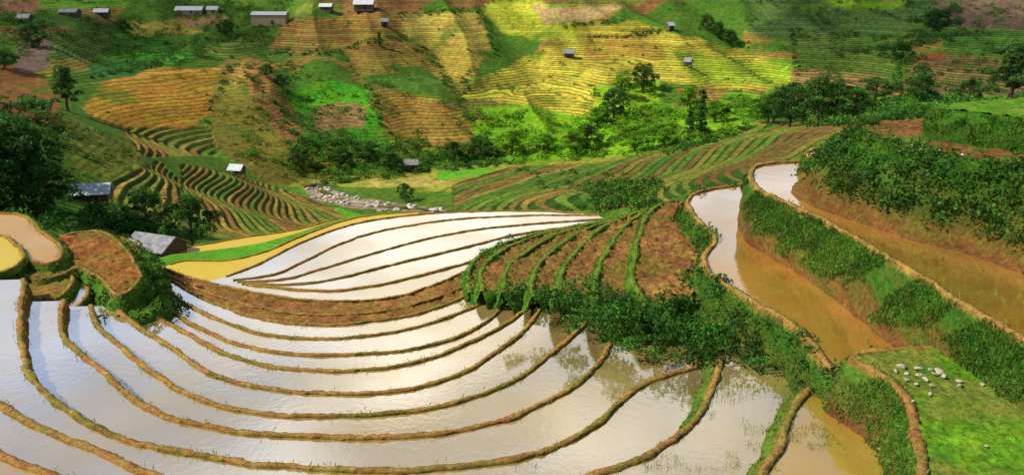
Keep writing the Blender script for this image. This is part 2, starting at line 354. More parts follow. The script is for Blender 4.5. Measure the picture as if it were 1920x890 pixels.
BR=np.array([.33,.18,.05]); GR=np.array([.06,.14,.012]); BK=np.array([.12,.055,.018])
grass=Leaves(); bushes=Leaves(); tuft=Leaves()
def seg(px=None,w=None,dike=0,drop=0,slope=.4,top=GR,bot=BR,gr=0,bush=0,br=.6,bcol=(.04,.12,.014),tuftd=0,step=.16,dh=0.0,bmin=0.,bmax=1.,lsz=.08,dcol=BR,mixb=.25,wob=.12):
    return dict(px=px,w=w,dike=dike,drop=drop,slope=slope,top=np.array(top),bot=np.array(bot),gr=gr,bush=bush,br=br,bcol=np.array(bcol),tuft=tuftd,step=step,dh=dh,bmin=bmin,bmax=bmax,lsz=lsz,dcol=np.array(dcol),mixb=mixb,wob=wob)
def layer(z,segs,mat,name='paddy_water',capoff=-.1,soil=0,ccol=None,ccol2=None,spc=.45,label=None):
    pcs=[]
    for s in segs:
        if s['px'] is not None:
            a=np.array(s['px'],float); x,y=P(a[:,0],a[:,1],z); w=crom(np.stack([x,y],1),s['step'])
            if s['dike']:
                w=w+np.stack([fbm(w[:,0]*.9,w[:,1]*.9,31,3),fbm(w[:,0]*.9,w[:,1]*.9,37,3)],1)*s['wob']
        else:
            a=np.array(s['w'],float); w=[]
            for i in range(len(a)-1): 
                n=max(2,int(np.linalg.norm(a[i+1]-a[i])/1.5)); t=np.linspace(0,1,n)[:,None]; w.append(a[i]*(1-t)+a[i+1]*t)
            w=np.vstack(w) if w else a
        s['W']=w; pcs.append(w)
    poly=np.vstack(pcs); d=np.r_[True,np.linalg.norm(np.diff(poly,axis=0),axis=1)>.02]; poly=poly[d]
    area=np.sum(poly[:,0]*np.roll(poly[:,1],-1)-np.roll(poly[:,0],-1)*poly[:,1])
    sg=1 if area>0 else -1
    pts=[Vector(p) for p in poly]; n=len(pts)
    if soil:
        mn,mx_=poly.min(0),poly.max(0); gx,gy=np.meshgrid(np.arange(mn[0],mx_[0],spc),np.arange(mn[1],mx_[1],spc)); gx=gx.ravel()+rng.uniform(-.3,.3,gx.size)*spc;gy=gy.ravel()+rng.uniform(-.3,.3,gy.size)*spc
        k=inpoly(gx,gy,[tuple(p) for p in poly]); pts+= [Vector((a,b)) for a,b in zip(gx[k],gy[k])]
    r=delaunay_2d_cdt(pts,[],[list(range(n))],1,1e-4)
    V=np.array([(v[0],v[1],ZC+z+capoff) for v in r[0]]); 
    if soil: V[:,2]+=soil*(fbm(V[:,0]*1.3,V[:,1]*1.3,5,3)+rng.uniform(-.6,.6,len(V)))
    T=[f for f in r[2] if len(f)==3]
    col=None
    if ccol is not None:
        nn=fbm(V[:,0]*.6,V[:,1]*.6,3,4)[:,None]; col=np.array(ccol)*(1+.45*nn)*rng.uniform(.75,1.25,(len(V),1))
        if ccol2 is not None: mf=sstep(-.1,.25,fbm(V[:,0]*.45,V[:,1]*.45,33,4))[:,None]; col=col*(1-mf)+np.array(ccol2)*mf
    if len(T): mk(name,V,T,mat,col,smooth=bool(soil),kind='structure',label=label)
    for s in segs:
        if not (s['dike'] or s['drop']): continue
        w=s['W']; t=np.gradient(w,axis=0)
        if len(w)>8: 
            kern=np.ones(7)/7; t=np.stack([np.convolve(np.pad(t[:,i],3,'edge'),kern,'valid') for i in (0,1)],1)
        t/=np.linalg.norm(t,axis=1)[:,None]+1e-9; nrm=np.stack([t[:,1],-t[:,0]],1)*sg
        dk=s['dike'] or .05; rows=[]; n_=len(w)
        wid=dk*(1+.5*fbm(w[:,0]*1.4,w[:,1]*1.4,41,3)); hh=.04*fbm(w[:,0]*1.5,w[:,1]*1.5,43,3)+s['dh']
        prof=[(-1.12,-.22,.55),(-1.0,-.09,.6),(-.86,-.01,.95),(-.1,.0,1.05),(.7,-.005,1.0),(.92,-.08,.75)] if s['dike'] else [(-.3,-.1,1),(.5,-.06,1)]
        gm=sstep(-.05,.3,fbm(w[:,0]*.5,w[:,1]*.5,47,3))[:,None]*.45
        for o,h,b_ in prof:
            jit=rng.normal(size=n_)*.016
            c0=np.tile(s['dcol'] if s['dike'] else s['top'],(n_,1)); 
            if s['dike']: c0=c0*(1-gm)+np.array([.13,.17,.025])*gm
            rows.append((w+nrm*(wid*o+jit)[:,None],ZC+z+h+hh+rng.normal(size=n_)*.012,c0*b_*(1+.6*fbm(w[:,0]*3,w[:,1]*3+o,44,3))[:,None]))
        if s['drop']:
            nb=max(2,int(s['drop']/.22))
            for j in range(1,nb+1):
                f=j/nb; off=wid*.95+s['slope']*s['drop']*f+.34*min(1,s['drop'])*(1 if s['drop']>1 else .3)*fbm(w[:,0]*.8+j*.31,w[:,1]*.8,50,4)*(1 if f<1 else .3)
                mixf=np.clip((f*1.25-s['mixb']+.6*fbm(w[:,0]*.6,w[:,1]*.6+j*.4,52,3)),0,1)[:,None]
                rows.append((w+nrm*off[:,None],ZC+z-.08-s['drop']*f+hh*(1-f)+rng.normal(size=n_)*.02,(s['top']*(1-mixf)+s['bot']*mixf)*(1+.5*fbm(w[:,0]*2,w[:,1]*2+j,54,2))[:,None]))
        R=len(rows)
        V=np.stack([np.hstack([a,np.broadcast_to(np.asarray(b).reshape(-1,1),(n_,1))]) for a,b,c in rows]); Cc=np.stack([c for a,b,c in rows])
        I=np.arange(R*n_).reshape(R,n_); Fq=np.stack([I[:-1,:-1],I[:-1,1:],I[1:,1:],I[1:,:-1]],-1).reshape(-1,4)
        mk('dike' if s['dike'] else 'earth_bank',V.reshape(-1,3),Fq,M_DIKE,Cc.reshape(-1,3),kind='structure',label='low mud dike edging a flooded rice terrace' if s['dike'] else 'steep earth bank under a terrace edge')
        Ln=np.linalg.norm(np.diff(w,axis=0),axis=1).sum(); p0=len(prof)-1
        def samp(k,fa=0.,fb=1.):
            i=rng.uniform(0,n_-1.001,k); j=p0+rng.uniform(fa,fb,k)*(R-1-p0-.001); i0=i.astype(int);j0=j.astype(int);fi=(i-i0)[:,None];fj=(j-j0)[:,None]
            return (V[j0,i0]*(1-fi)+V[j0,i0+1]*fi)*(1-fj)+(V[j0+1,i0]*(1-fi)+V[j0+1,i0+1]*fi)*fj
        if s['gr'] and s['drop']:
            k=int(Ln*s['drop']*s['gr']); p=samp(k,s['bmin'],s['bmax'])
            pn=fbm(p[:,0]*.8,p[:,1]*.8+p[:,2],61,3); fz=(ZC+z-p[:,2])/max(s['drop'],.1)
            kk=(pn>-.25+1.1*np.clip(fz-s['bmax']*.6,0,1)); p=p[kk]; pn=pn[kk]
            c=s['top']*(1.1+1.5*pn)[:,None]*rng.uniform(.4,1.7,(len(p),1))
            grass.add(p+rng.normal(size=p.shape)*.04,s['lsz'],c,up=.6)
            kk=rng.uniform(size=len(p))<.35; grass.add(p[kk]+rng.normal(size=(kk.sum(),3))*.06,s['lsz']*.8,c[kk])
        if s['bush'] and s['drop']:
            k=int(Ln*s['drop']*s['bush'])
            for p in samp(k,s['bmin'],s['bmax']):
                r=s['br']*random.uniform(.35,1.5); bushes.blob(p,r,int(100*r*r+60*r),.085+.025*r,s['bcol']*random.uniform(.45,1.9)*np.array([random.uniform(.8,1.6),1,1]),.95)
        if s['tuft']:
            k=int(Ln*s['tuft']); i=rng.integers(0,n_,k); sd=rng.choice([0,1,2,4,5] if s['dike'] else [0,1],k); p=V[sd,i]+rng.normal(size=(k,3))*[.08,.08,.01]
            if s['dike']: p[:,2]=np.maximum(p[:,2],ZC+z-.1)
            m=fbm(p[:,0]*.7,p[:,1]*.7,71,3)>-.05; p=p[m]
            tuft.add(p+np.array([0,0,.05]),.1,np.array([.14,.27,.02])*rng.uniform(.5,1.4,(len(p),1)),up=1.4)
def endw(p,z): 
    x,y=P(p[0],p[1],z); return float(x),float(y)
def bowl(z,pts,drop,rx=22,mat=M_W1,split=None,alt={},dk=.15,soil=0):
    a=endw(pts[0],z);b=endw(pts[-1],z); kw=dict(dike=dk,drop=drop,slope=.18,top=BR*.6,bot=BK,tuftd=14); 
    sg=[seg(px=pts,**kw)]
    if split: 
        kw2=dict(kw); kw2.update(alt); sg=[seg(px=pts[:split+1],**kw),seg(px=pts[split:],**kw2)]
    cl=[seg(w=[b,(max(rx,b[0]+3),b[1]+1),(rx+14,-4),(-60,-4),(-60,a[1]-3),a])]
    if soil: layer(z,sg+cl,M_SOIL,'tilled_soil',-.1,soil=.14,ccol=(.25,.125,.034),spc=.3,label='freshly tilled brown soil strip')
    else: layer(z,sg+cl,mat,label='flooded rice paddy reflecting the sky')
gk=dict(top=np.array([.08,.17,.015]),gr=150,drop=.9,slope=.9)
bowl(-13.0,[(-90,800),(0,850),(110,892),(300,990),(600,1080),(900,1080),(1250,1040),(1380,960),(1425,890),(1462,830),(1485,770),(1515,728),(1545,700)],.7,30,mat=M_W5,split=7,alt=gk,dk=.14)
bowl(-13.5,[(-90,700),(0,755),(100,808),(200,848),(285,885),(450,940),(700,975),(900,950),(1090,892),(1190,860),(1265,820),(1320,765),(1343,700),(1355,640)],.7,split=10,alt=gk,dk=.135)
bowl(-14.0,[(44,520),(38,600),(45,660),(62,710),(110,752),(170,790),(240,820),(310,838),(400,855),(500,868),(620,877),(750,878),(900,866),(1000,848),(1080,815),(1130,780),(1180,735),(1230,705),(1310,685)],.6,dk=.13)
bowl(-14.5,[(118,560),(112,605),(130,640),(190,690),(240,738),(310,775),(400,797),(500,810),(640,816),(760,814),(880,800),(980,770),(1060,730),(1110,690),(1145,645)],.6,dk=.125)
bowl(-15.0,[(170,570),(182,605),(220,640),(280,690),(350,735),(430,762),(540,777),(660,775),(800,763),(900,738),(980,700),(1045,650),(1085,615),(1115,590)],.6,16,dk=.12)
bowl(-15.5,[(215,570),(250,605),(310,640),(400,698),(500,725),(620,735),(720,733),(800,718),(880,690),(940,650),(990,610),(1018,570),(1025,545)],.6,14,dk=.115)
bowl(-16.0,[(240,570),(300,596),(350,620),(420,658),(520,686),(640,692),(740,684),(830,660),(900,630),(950,603),(1000,568)],.6,12,dk=.11)
bowl(-16.5,[(270,560),(320,582),(400,624),(470,648),(560,662),(660,661),(760,653),(860,628),(925,590),(955,556)],.6,10,dk=.105)
bowl(-17.0,[(270,500),(330,555),(420,600),(500,624),(600,632),(700,625),(800,605),(895,570),(925,545)],.6,10,dk=.1)
PA=[(262,490),(340,535),(420,573),(500,596),(600,606),(700,600),(800,581),(885,550)]; PB=[(262,482),(345,515),(440,539),(530,555),(630,563),(735,555),(820,530),(895,495)]
bowl(-17.5,PA,.6,10,dk=.1)
bowl(-17.7,[(a[0]*.6+b[0]*.4,a[1]*.6+b[1]*.4) for a,b in zip(PA,PB)],.35,10,dk=.07,soil=1)
bowl(-18.05,PB,1.2,12,dk=.1,soil=1)
def ebowl(z,pts,drop,mat=M_W1,rx=13,**k):
    a=endw(pts[0],z);b=endw(pts[-1],z)
    layer(z,[seg(px=pts,dike=.13,drop=drop,slope=.3,top=BR*.6,bot=GR*.6,step=.3,**k),seg(w=[b,(rx,b[1]-8),(rx,35),(-30,35),(-30,a[1]-6),a])],mat,label='flooded rice paddy reflecting the sky')
ebowl(-19,[(462,532),(600,543),(700,534),(800,511),(890,486),(960,462)],1.2)
ebowl(-20,[(455,530),(560,530),(640,518),(760,488),(880,460),(960,440),(1060,424)],1.2)
ebowl(-21,[(445,526),(530,522),(600,503),(700,473),(800,446),(900,428),(1000,418),(1160,407)],1.2)
ebowl(-22,[(438,523),(515,512),(570,488),(640,455),(720,430),(850,410),(1000,402),(1120,402)],1.2)
ebowl(-23,[(425,516),(490,491),(560,455),(640,425),(720,408),(850,396),(1000,394),(1090,398)],1.5)
def ylay(z,pts,mat,name,drop,cc=None,capoff=-.1,rx=-14):
    a=endw(pts[0],z);b=endw(pts[-1],z)
    layer(z,[seg(px=pts,dike=.15,drop=drop,slope=.7,top=GR*1.5,bot=GR,step=.5),seg(w=[b,(b[0]+3,b[1]-3),(rx,55),(-36,55),(a[0]-3,a[1]-4),a])],mat,name,capoff,ccol=cc,label='narrow yellow rice terrace')
ylay(-23.6,[(318,494),(350,487),(430,486),(500,469),(560,443),(640,414),(700,402),(780,396)],M_W3,'paddy_water',1.3)
ylay(-24.4,[(318,478),(370,472),(430,465),(500,453),(570,433),(640,410),(700,400)],M_GRASS,'grass_strip',1.3,(.09,.3,.015),.0)
ylay(-25.2,[(322,466),(380,457),(450,445),(520,435),(570,426),(640,406)],M_W3,'paddy_water',4)
# right side high terraces
GB=np.array([.045,.115,.01]); OB=np.array([.15,.065,.018])
layer(-12,[seg(px=[(1395,343),(1310,358),(1290,380),(1310,410),(1342,445),(1322,475),(1332,510),(1385,545),(1450,582),(1500,615),(1530,650),(1550,676),(1580,688),(1640,694),(1720,700)],dike=.14,drop=2.8,slope=.4,top=GB,bot=BK,gr=220,bush=2.2,br=.4,tuftd=12),
  seg(w=[endw((1720,700),-12),(40,20),(45,46),endw((1450,330),-12)]),seg(px=[(1450,330),(1395,343)],dike=.2,drop=5,slope=.9,top=GB,bot=GB)],M_W2,label='long muddy flooded terrace')
layer(-11.1,[seg(px=[(1760,648),(1640,655),(1598,668),(1650,695),(1695,735),(1720,800),(1728,890),(1730,960)],dike=.14,drop=2.1,slope=.25,top=GB*1.2,bot=BK,gr=420,tuftd=14),
  seg(w=[endw((1730,960),-11.1),(30,5),(40,20),endw((1760,648),-11.1)])],M_GRASS,'grass_platform',-.04,soil=.09,ccol=(.11,.24,.012),ccol2=(.17,.2,.03),spc=.16,label='short grass terrace with scattered stones')
layer(-9.3,[seg(px=[(1540,298),(1430,306),(1408,325),(1425,352),(1480,380),(1550,412),(1620,452),(1720,510),(1800,562),(1920,628),(2060,710)],dike=.14,drop=2.75,slope=.12,top=GB*1.0,bot=OB,gr=620,tuftd=12,bmax=.82,mixb=.3),
  seg(w=[endw((2060,710),-9.3),(50,12),(55,45),endw((1600,290),-9.3)]),seg(px=[(1600,290),(1540,298)],dike=.2,drop=5,slope=.9,top=GB,bot=GB)],M_W2,label='long muddy flooded terrace')
layer(-8.3,[seg(px=[(1660,262),(1600,268),(1540,275),(1512,287),(1555,303),(1630,322),(1720,350)],dike=.14,drop=1.15,slope=.2,top=GB,bot=OB,gr=500,tuftd=10),
  seg(w=[endw((1720,350),-8.3),(40,30),(40,46),endw((1660,262),-8.3)],)],M_W2,label='small muddy flooded terrace')
layer(-6.2,[seg(px=[(1700,222),(1640,228),(1612,242),(1660,258),(1740,275),(1820,290),(1920,306),(2060,335)],drop=3.15,slope=.9,top=GB*.9,bot=OB,gr=160,bush=4.6,br=.5,bcol=(.036,.115,.012),bmin=0,bmax=.76,mixb=.15),
  seg(w=[endw((2060,335),-6.2),(50,22),(60,44),endw((1700,222),-6.2)])],M_SOIL,'tilled_soil',-.05,soil=.15,ccol=(.2,.09,.028),ccol2=(.12,.16,.02),spc=.3,label='brown soil terrace with weeds')
layer(-4.8,[seg(px=[(1920,180),(1850,187),(1752,197),(1790,204),(1920,219),(2060,240)],drop=1.5,slope=.2,top=GB*1.2,bot=GB*.6,gr=700,bush=.6,br=.25,bcol=(.05,.15,.012)),
  seg(w=[endw((2060,240),-4.8),(60,25),(60,45),endw((1920,180),-4.8)])],M_GRASS,'grass_platform',-.04,soil=.12,ccol=(.1,.24,.012),ccol2=(.15,.24,.03),spc=.35,label='grassy terrace top')
# spur strips
near=[(1215,570),(1265,560),(1310,545),(1345,525)]
S=[(-13.0,[(1240,380),(1215,400),(1200,440),(1190,485),(1188,525),(1215,570)],[]),
(-13.5,[(1215,390),(1170,425),(1138,470),(1118,515),(1125,560)],[(1170,562)]),
(-14.1,[(1195,396),(1130,425),(1082,468),(1054,508),(1050,552)],[(1085,545),(1125,562),(1170,562)]),
(-14.8,[(1180,400),(1090,432),(1028,475),(1000,515),(1002,555)],[(1025,540),(1085,545),(1125,562),(1170,562)]),
(-15.5,[(1165,404),(1050,435),(983,473),(950,505),(945,548)],[(980,538),(1025,540),(1085,545),(1170,562)]),
(-16.2,[(1150,407),(1020,436),(943,468),(905,500),(905,545)],[(945,540),(998,542),(1050,545),(1100,555),(1160,562)]),
(-17.0,[(1140,410),(1000,438),(912,470),(880,505),(882,548)],[(955,550),(998,548),(1050,548),(1100,556),(1160,562)])]
for z,ed,nr_ in S:
    npx=[ed[-1]]+nr_+(near[1:] if z==-13.0 else near)
    layer(z,[seg(px=ed,dike=.15,drop=.9 if z>-17 else 3,slope=.35,top=GB*1.8,bot=GB,gr=420,tuftd=34,dcol=(.12,.19,.02)),
      seg(px=npx,drop=4.2+(z+13)*.5,slope=.85,top=GB*1.2,bot=GB*.7,gr=80,bush=1.5,br=.55,bcol=(.036,.11,.012)),
      seg(w=[endw(near[-1],z),(16,46),endw((1330,372),z)]),seg(px=[(1330,372),(1280,374),ed[0]],drop=6,slope=1.2,top=GB,bot=GB)],M_SOIL,'tilled_soil',-.12,soil=.2,ccol=(.25,.125,.036),ccol2=(.2,.13,.03),spc=.17,label='tilled brown soil strip on the spur')
# left mound
layer(-15.7,[seg(px=[(-60,500),(60,470),(150,440),(240,450),(275,490),(290,530),(300,570),(270,590),(210,598),(150,606),(118,600),(90,560),(55,540),(-60,545)],drop=2.2,slope=.6,top=GB*1.3,bot=GB,gr=260,bush=1.6,br=.4),seg(w=[endw((-60,545),-15.7),endw((-60,500),-15.7)])],M_GRASS,'grass_mound',-.04,soil=.3,ccol=(.08,.17,.012),ccol2=(.2,.14,.03),spc=.3,label='grassy mound between terraces')
layer(-15.35,[seg(px=[(45,575),(95,592),(140,575),(165,545),(150,510),(60,520)],dike=.1,drop=.7,top=GB*1.3,bot=GB,tuftd=20,gr=400)],M_W2,label='small muddy flooded terrace')
layer(-15.0,[seg(px=[(-60,540),(40,545),(80,560),(120,548),(135,520),(100,500),(-60,505)],dike=.1,drop=.7,slope=.6,top=GB*1.5,bot=GB,tuftd=20,gr=400,bush=1,br=.2)],M_GRASS,'grass_mound',-.06,soil=.14,ccol=(.11,.18,.02),ccol2=(.27,.13,.03),spc=.22,label='small weedy terrace')
layer(-14.8,[seg(px=[(110,440),(185,432),(225,455),(255,495),(262,520),(240,545),(215,548),(190,520),(150,500),(110,515),(60,520),(20,500)],dike=.1,drop=.9,slope=.6,top=GB*1.5,bot=GB,gr=400,bush=1.2,br=.3,tuftd=20),seg(w=[endw((20,500),-14.8),endw((110,440),-14.8)])],M_SOIL,'tilled_soil',-.06,soil=.17,ccol=(.28,.12,.028),ccol2=(.2,.13,.03),spc=.2,label='reddish tilled soil patch')
layer(-14.35,[seg(px=[(-60,398),(0,398),(45,403),(78,432),(108,455),(116,478),(90,492),(50,488),(20,505),(-60,520)],dike=.12,drop=.7,slope=.7,top=GB*1.6,bot=GB,gr=400,bush=1.6,br=.25,tuftd=20),seg(w=[endw((-60,520),-14.35),endw((-60,398),-14.35)])],M_W4,label='small muddy flooded terrace')
layer(-14.15,[seg(px=[(-60,440),(0,440),(25,452),(45,478),(30,496),(0,508),(-60,515)],dike=.1,drop=.25,slope=.6,top=GB*1.5,bot=GB,gr=200,tuftd=20),seg(w=[endw((-60,515),-14.15),endw((-60,440),-14.15)])],M_W3,label='small yellow flooded terrace')
def bushline(pts,z,n,r,col,up=.3):
    a=np.array(pts,float); x,y=P(a[:,0],a[:,1],z); w=crom(np.stack([x,y],1),.2)
    for i in range(n):
        p=w[random.randrange(len(w))]; rr=r*random.uniform(.5,1.3)
        bushes.blob(np.array([p[0]+random.gauss(0,.35),p[1]+random.gauss(0,.35),ZC+z+random.uniform(0,up)]),rr,int(150*rr*rr+60*rr),.09,np.array(col)*random.uniform(.5,2.0),1.0)
bushline([(960,560),(1020,560),(1080,590),(1120,620),(1170,650),(1230,680),(1320,690),(1400,705),(1480,720)],-14.2,70,.45,(.038,.12,.012),.6)
bushline([(1100,570),(1180,600),(1260,630),(1340,650),(1440,680)],-13.4,60,.6,(.035,.115,.012),.8)
bushline([(880,520),(920,490),(960,455)],-16.8,14,.42,(.05,.15,.015),.4)
bushline([(250,560),(285,520),(270,480)],-16,20,.45,(.06,.16,.015),.4)
bushline([(1500,700),(1540,712),(1590,720)],-12.9,14,.32,(.04,.12,.012),.5)
for zz,reg,n in ((-13.58,[(0,770),(290,890),(0,890)],1500),(-14.08,[(60,735),(300,845),(1000,860),(1180,760),(1000,880),(300,860)],900),(-13.08,[(1500,760),(1640,890),(1440,890)],500),(-13.58,[(1350,720),(1470,720),(1430,880),(1180,890)],700)):
    a=np.array(reg,float); qx=rng.uniform(a[:,0].min(),a[:,0].max(),n*4); qy=rng.uniform(a[:,1].min(),a[:,1].max(),n*4); k=inpoly(qx,qy,reg); x,y=P(qx[k],qy[k],zz)
    m=fbm(x*.5,y*.5,88,3)>.08; x=x[m][:n];y=y[m][:n]
    tuft.add(np.stack([x,y,np.full(len(x),ZC+zz+.05)],1),.07,np.array([.16,.26,.04])*rng.uniform(.5,1.3,(len(x),1)),up=1.6)
grass.build('bank_grass','grass hanging down the terrace banks'); bushes.build('bank_bushes','leafy undergrowth covering the terrace banks'); tuft.build('grass_tufts','small grass tufts growing along the dikes')
# ---------------------------------------------------------------- far bushes
fb=Leaves()
BUSHREG=[([(880,200),(1120,215),(1400,180),(1440,240),(1250,290),(960,310),(880,260)],.07,(.13,.3,.012),1.6),
([(430,110),(560,120),(700,110),(860,190),(930,300),(720,310),(540,300),(440,220)],.025,(.07,.2,.015),1.3),
([(540,260),(900,270),(960,305),(700,325),(540,335)],.09,(.06,.18,.015),1.6),
([(1400,180),(1600,170),(1920,175),(1920,225),(1500,240)],.05,(.055,.16,.018),1.8),
([(0,380),(130,390),(250,400),(330,420),(330,470),(240,470),(130,450),(0,420)],.2,(.035,.12,.013),1.2),
([(0,200),(70,190),(130,260),(150,380),(0,400)],.12,(.04,.12,.018),1.4),
([(100,210),(290,290),(250,340),(120,330)],.03,(.08,.18,.02),.8),
([(1100,340),(1240,350),(1230,395),(1080,400)],.14,(.06,.15,.015),1.2),
([(960,320),(1240,330),(1200,360),(960,350)],.04,(.06,.15,.015),.9),
([(1380,0),(1920,0),(1920,180),(1500,150)],.016,(.06,.16,.02),1.7),
([(1700,20),(1800,20),(1790,90),(1720,90)],.06,(.04,.13,.02),2.4),([(1640,80),(1720,80),(1760,190),(1680,190)],.06,(.045,.14,.02),1.9),
([(0,0),(520,0),(500,110),(0,130)],.016,(.06,.16,.018),1.6),
([(0,30),(100,40),(90,110),(0,110)],.06,(.05,.15,.018),1.9),
([(0,0),(1920,0),(1920,200),(900,300),(0,200)],.004,(.07,.18,.018),.9),
([(420,230),(560,300),(560,340),(430,330)],.05,(.06,.18,.015),1.2)]
pv=np.where((Y>75)&(Y<430)&(np.abs(X/Y)<.7))[0]
cell=(Y[pv]*.00246)*(Y[pv]*1.5/900)
fu,fv=U[pv],Vv[pv]
for pl,dens,c,r in BUSHREG:
    m=inpoly(np.clip(fu,1,1919),fv,pl); cl=fbm(X[pv]/10,Y[pv]/14,91,3); pr=dens*cell*np.clip(1+3*cl,0,4)
    k=pv[m&(rng.uniform(size=len(pv))<pr)]
    for q in k:
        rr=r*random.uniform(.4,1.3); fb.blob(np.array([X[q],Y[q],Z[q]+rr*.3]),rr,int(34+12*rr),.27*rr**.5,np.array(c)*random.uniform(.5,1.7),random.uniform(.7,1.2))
gp=rdg[pv]; m=(gp<.12)&(Y[pv]>225)&(fv<300)&(rng.uniform(size=len(pv))<.035*cell)
for q in pv[m]:
    rr=random.uniform(.6,1.9); fb.blob(np.array([X[q],Y[q],Z[q]+rr*.3]),rr,int(34+12*rr),.27*rr**.5,np.array((.055,.16,.016))*random.uniform(.5,1.7),random.uniform(.7,1.2))
HEDGE=[[(430,110),(520,190),(560,260),(600,330)],[(500,100),(620,100),(740,70)],[(740,70),(800,100),(860,190),(880,230)],[(880,190),(870,150),(930,100),(900,30)],[(540,170),(530,230),(620,300)],[(690,160),(730,260)],[(1060,50),(1180,40)],[(380,90),(330,130)],[(170,145),(310,120)],[(900,20),(740,30)],[(1330,60),(1400,90)],[(1100,75),(1240,60)],[(960,305),(600,345)],[(1250,290),(1400,240)],[(1110,160),(1130,225)],[(1480,60),(1500,130)],[(380,240),(430,130)]]
for h in HEDGE:
    m=nearline(fu+fbm(X[pv]/8,Y[pv]/8,5,2)*14,fv,h,5); k=pv[m&(rng.uniform(size=len(pv))<.16*cell)]
    for q in k:
        rr=1.1*random.uniform(.4,1.5); fb.blob(np.array([X[q],Y[q],Z[q]+rr*.3]),rr,38,.3,np.array((.055,.155,.018))*random.uniform(.55,1.6))
fb.build('hillside_bushes','scrub and hedges covering the valley slopes')
# ---------------------------------------------------------------- trees
def tube(pts,rad,k=7):
    pts=np.array(pts,float);V=[];Fc=[]
    for i,(p,r) in enumerate(zip(pts,rad)):
        for j in range(k):
            a=2*math.pi*j/k; V.append((p[0]+r*math.cos(a),p[1]+r*math.sin(a),p[2]))
    for i in range(len(pts)-1):
        for j in range(k): Fc.append((i*k+j,i*k+(j+1)%k,(i+1)*k+(j+1)%k,(i+1)*k+j))
    return V,Fc
def tree_t(kind,col):
    V,Fc=tube([(0,0,-.05),(.01,0,.2),(-.01,.01,.45),(.01,0,.8)],[.035,.027,.02,.006])
    lv=Leaves(); nb={'broad':30,'slender':16,'open':22}[kind]
    for i in range(nb):
        f=(i+.5)/nb; a=i*2.4+random.uniform(-.5,.5)
        if kind=='broad': h=.2+.68*f; R=.36*math.sin(math.pi*min(1,.22+f*.74))**.7*random.uniform(.35,1.25)
        elif kind=='slender': h=.14+.8*f; R=.13*(1.1-f)*random.uniform(.4,1.1)
        else: h=.22+.7*f; R=.27*(1.1-f*.8)*random.uniform(.4,1.15)
        q=np.array([R*math.cos(a),R*math.sin(a),h])
        v2,f2=tube([(0,0,h*.7),q*[.5,.5,.93],q],[.012,.008,.004],5); o=len(V); V+=v2; Fc+=[tuple(x+o for x in t) for t in f2]
        r={'broad':.13,'slender':.085,'open':.105}[kind]*random.uniform(.55,1.4)
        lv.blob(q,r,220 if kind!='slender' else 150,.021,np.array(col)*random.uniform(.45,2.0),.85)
    tr=mk('trunk',V,Fc,M_BARK,link=False); cr=lv.build('crown',kind=None,link=False)
    return tr.data,cr.data
TT={'broad':[tree_t('broad',(.05,.14,.018)) for _ in range(2)],'dark':[tree_t('broad',(.04,.12,.02)) for _ in range(3)],'slender':[tree_t('slender',(.05,.14,.02))],'open':[tree_t('open',(.04,.11,.018))],'bright':[tree_t('broad',(.12,.27,.012)) for _ in range(2)]}
LB={'broad':'rounded green leafy tree','dark':'large dark green tree with dense crown','slender':'slender upright green tree','open':'tall open dark green tree','bright':'sunlit bright green tree'}
def tree(kind,loc,h,wf=1.0,where='on the terraced hillside'):
    e=bpy.data.objects.new('tree',None); COL.objects.link(e); e.location=loc; e.scale=(h*wf,h*wf,h); e.rotation_euler=(0,0,random.uniform(0,6.28)); e.empty_display_size=.1
    e['label']=LB[kind]+' '+where; e['category']='tree'; e['group']='trees on the valley slopes'
    for nm,me in zip(('trunk','crown'),random.choice(TT[kind])):
        o=bpy.data.objects.new(nm,me); COL.objects.link(o); o.parent=e
TR=[('dark',35,392,12,.95),('dark',-15,395,12,1.1),('broad',92,388,6.5,1.1),('broad',65,345,9,1.0),('open',128,208,11.5,1),('dark',60,90,8,1.2),('broad',425,70,8,1.1),('slender',712,88,6,1.5),('dark',1150,222,10,1.1),('broad',1205,175,11,1.1),('bright',1165,178,7,1.3),('bright',1290,200,7,1.2),
('slender',1312,262,14,1),('slender',1292,258,9,1.2),('dark',1480,238,12,1.1),('broad',1530,236,12,1.2),('broad',1565,228,11,1.1),('dark',1450,232,9,1.2),('broad',1345,70,7,1.1),('broad',1368,85,7,1.1),('broad',1325,55,7,1.1),('broad',760,378,5,.9),('broad',733,318,6,1.2),('broad',362,465,7,1),('broad',275,430,6,1.2),('broad',232,60,6,1.2),('dark',1748,62,10,1.1),('broad',1765,50,8,1.2),('broad',1722,190,9,1),('broad',1815,192,7,1.2),('broad',1690,115,7,1.3),
('broad',1100,280,8,1.2),('bright',1080,290,8,1.2),('bright',1190,285,8,1.4),('bright',960,290,8,1.2),('bright',1245,275,7,1.4),('broad',900,295,7,1.3),('broad',850,300,6,1.3),('bright',1440,230,9,1.3),('broad',1600,225,9,1.2),('broad',500,145,5,1.2),('broad',530,165,5,1.2),('broad',1640,190,8,1.3),('broad',10,130,6,1.4),('broad',690,300,6,1.4),('broad',560,310,6,1.2),('broad',640,305,5,1.4),('bright',1120,240,7,1.4),('bright',1020,285,6,1.5),('bright',1340,230,7,1.4)]
for k,px,py,h,wf in TR:
    x,y,z=hit(px,py); tree(k,(x,y,z-.3),h,wf)
tree('open',(25.5,41,ZC-5.5),3.2,1.4,'at the edge of a grassy terrace')
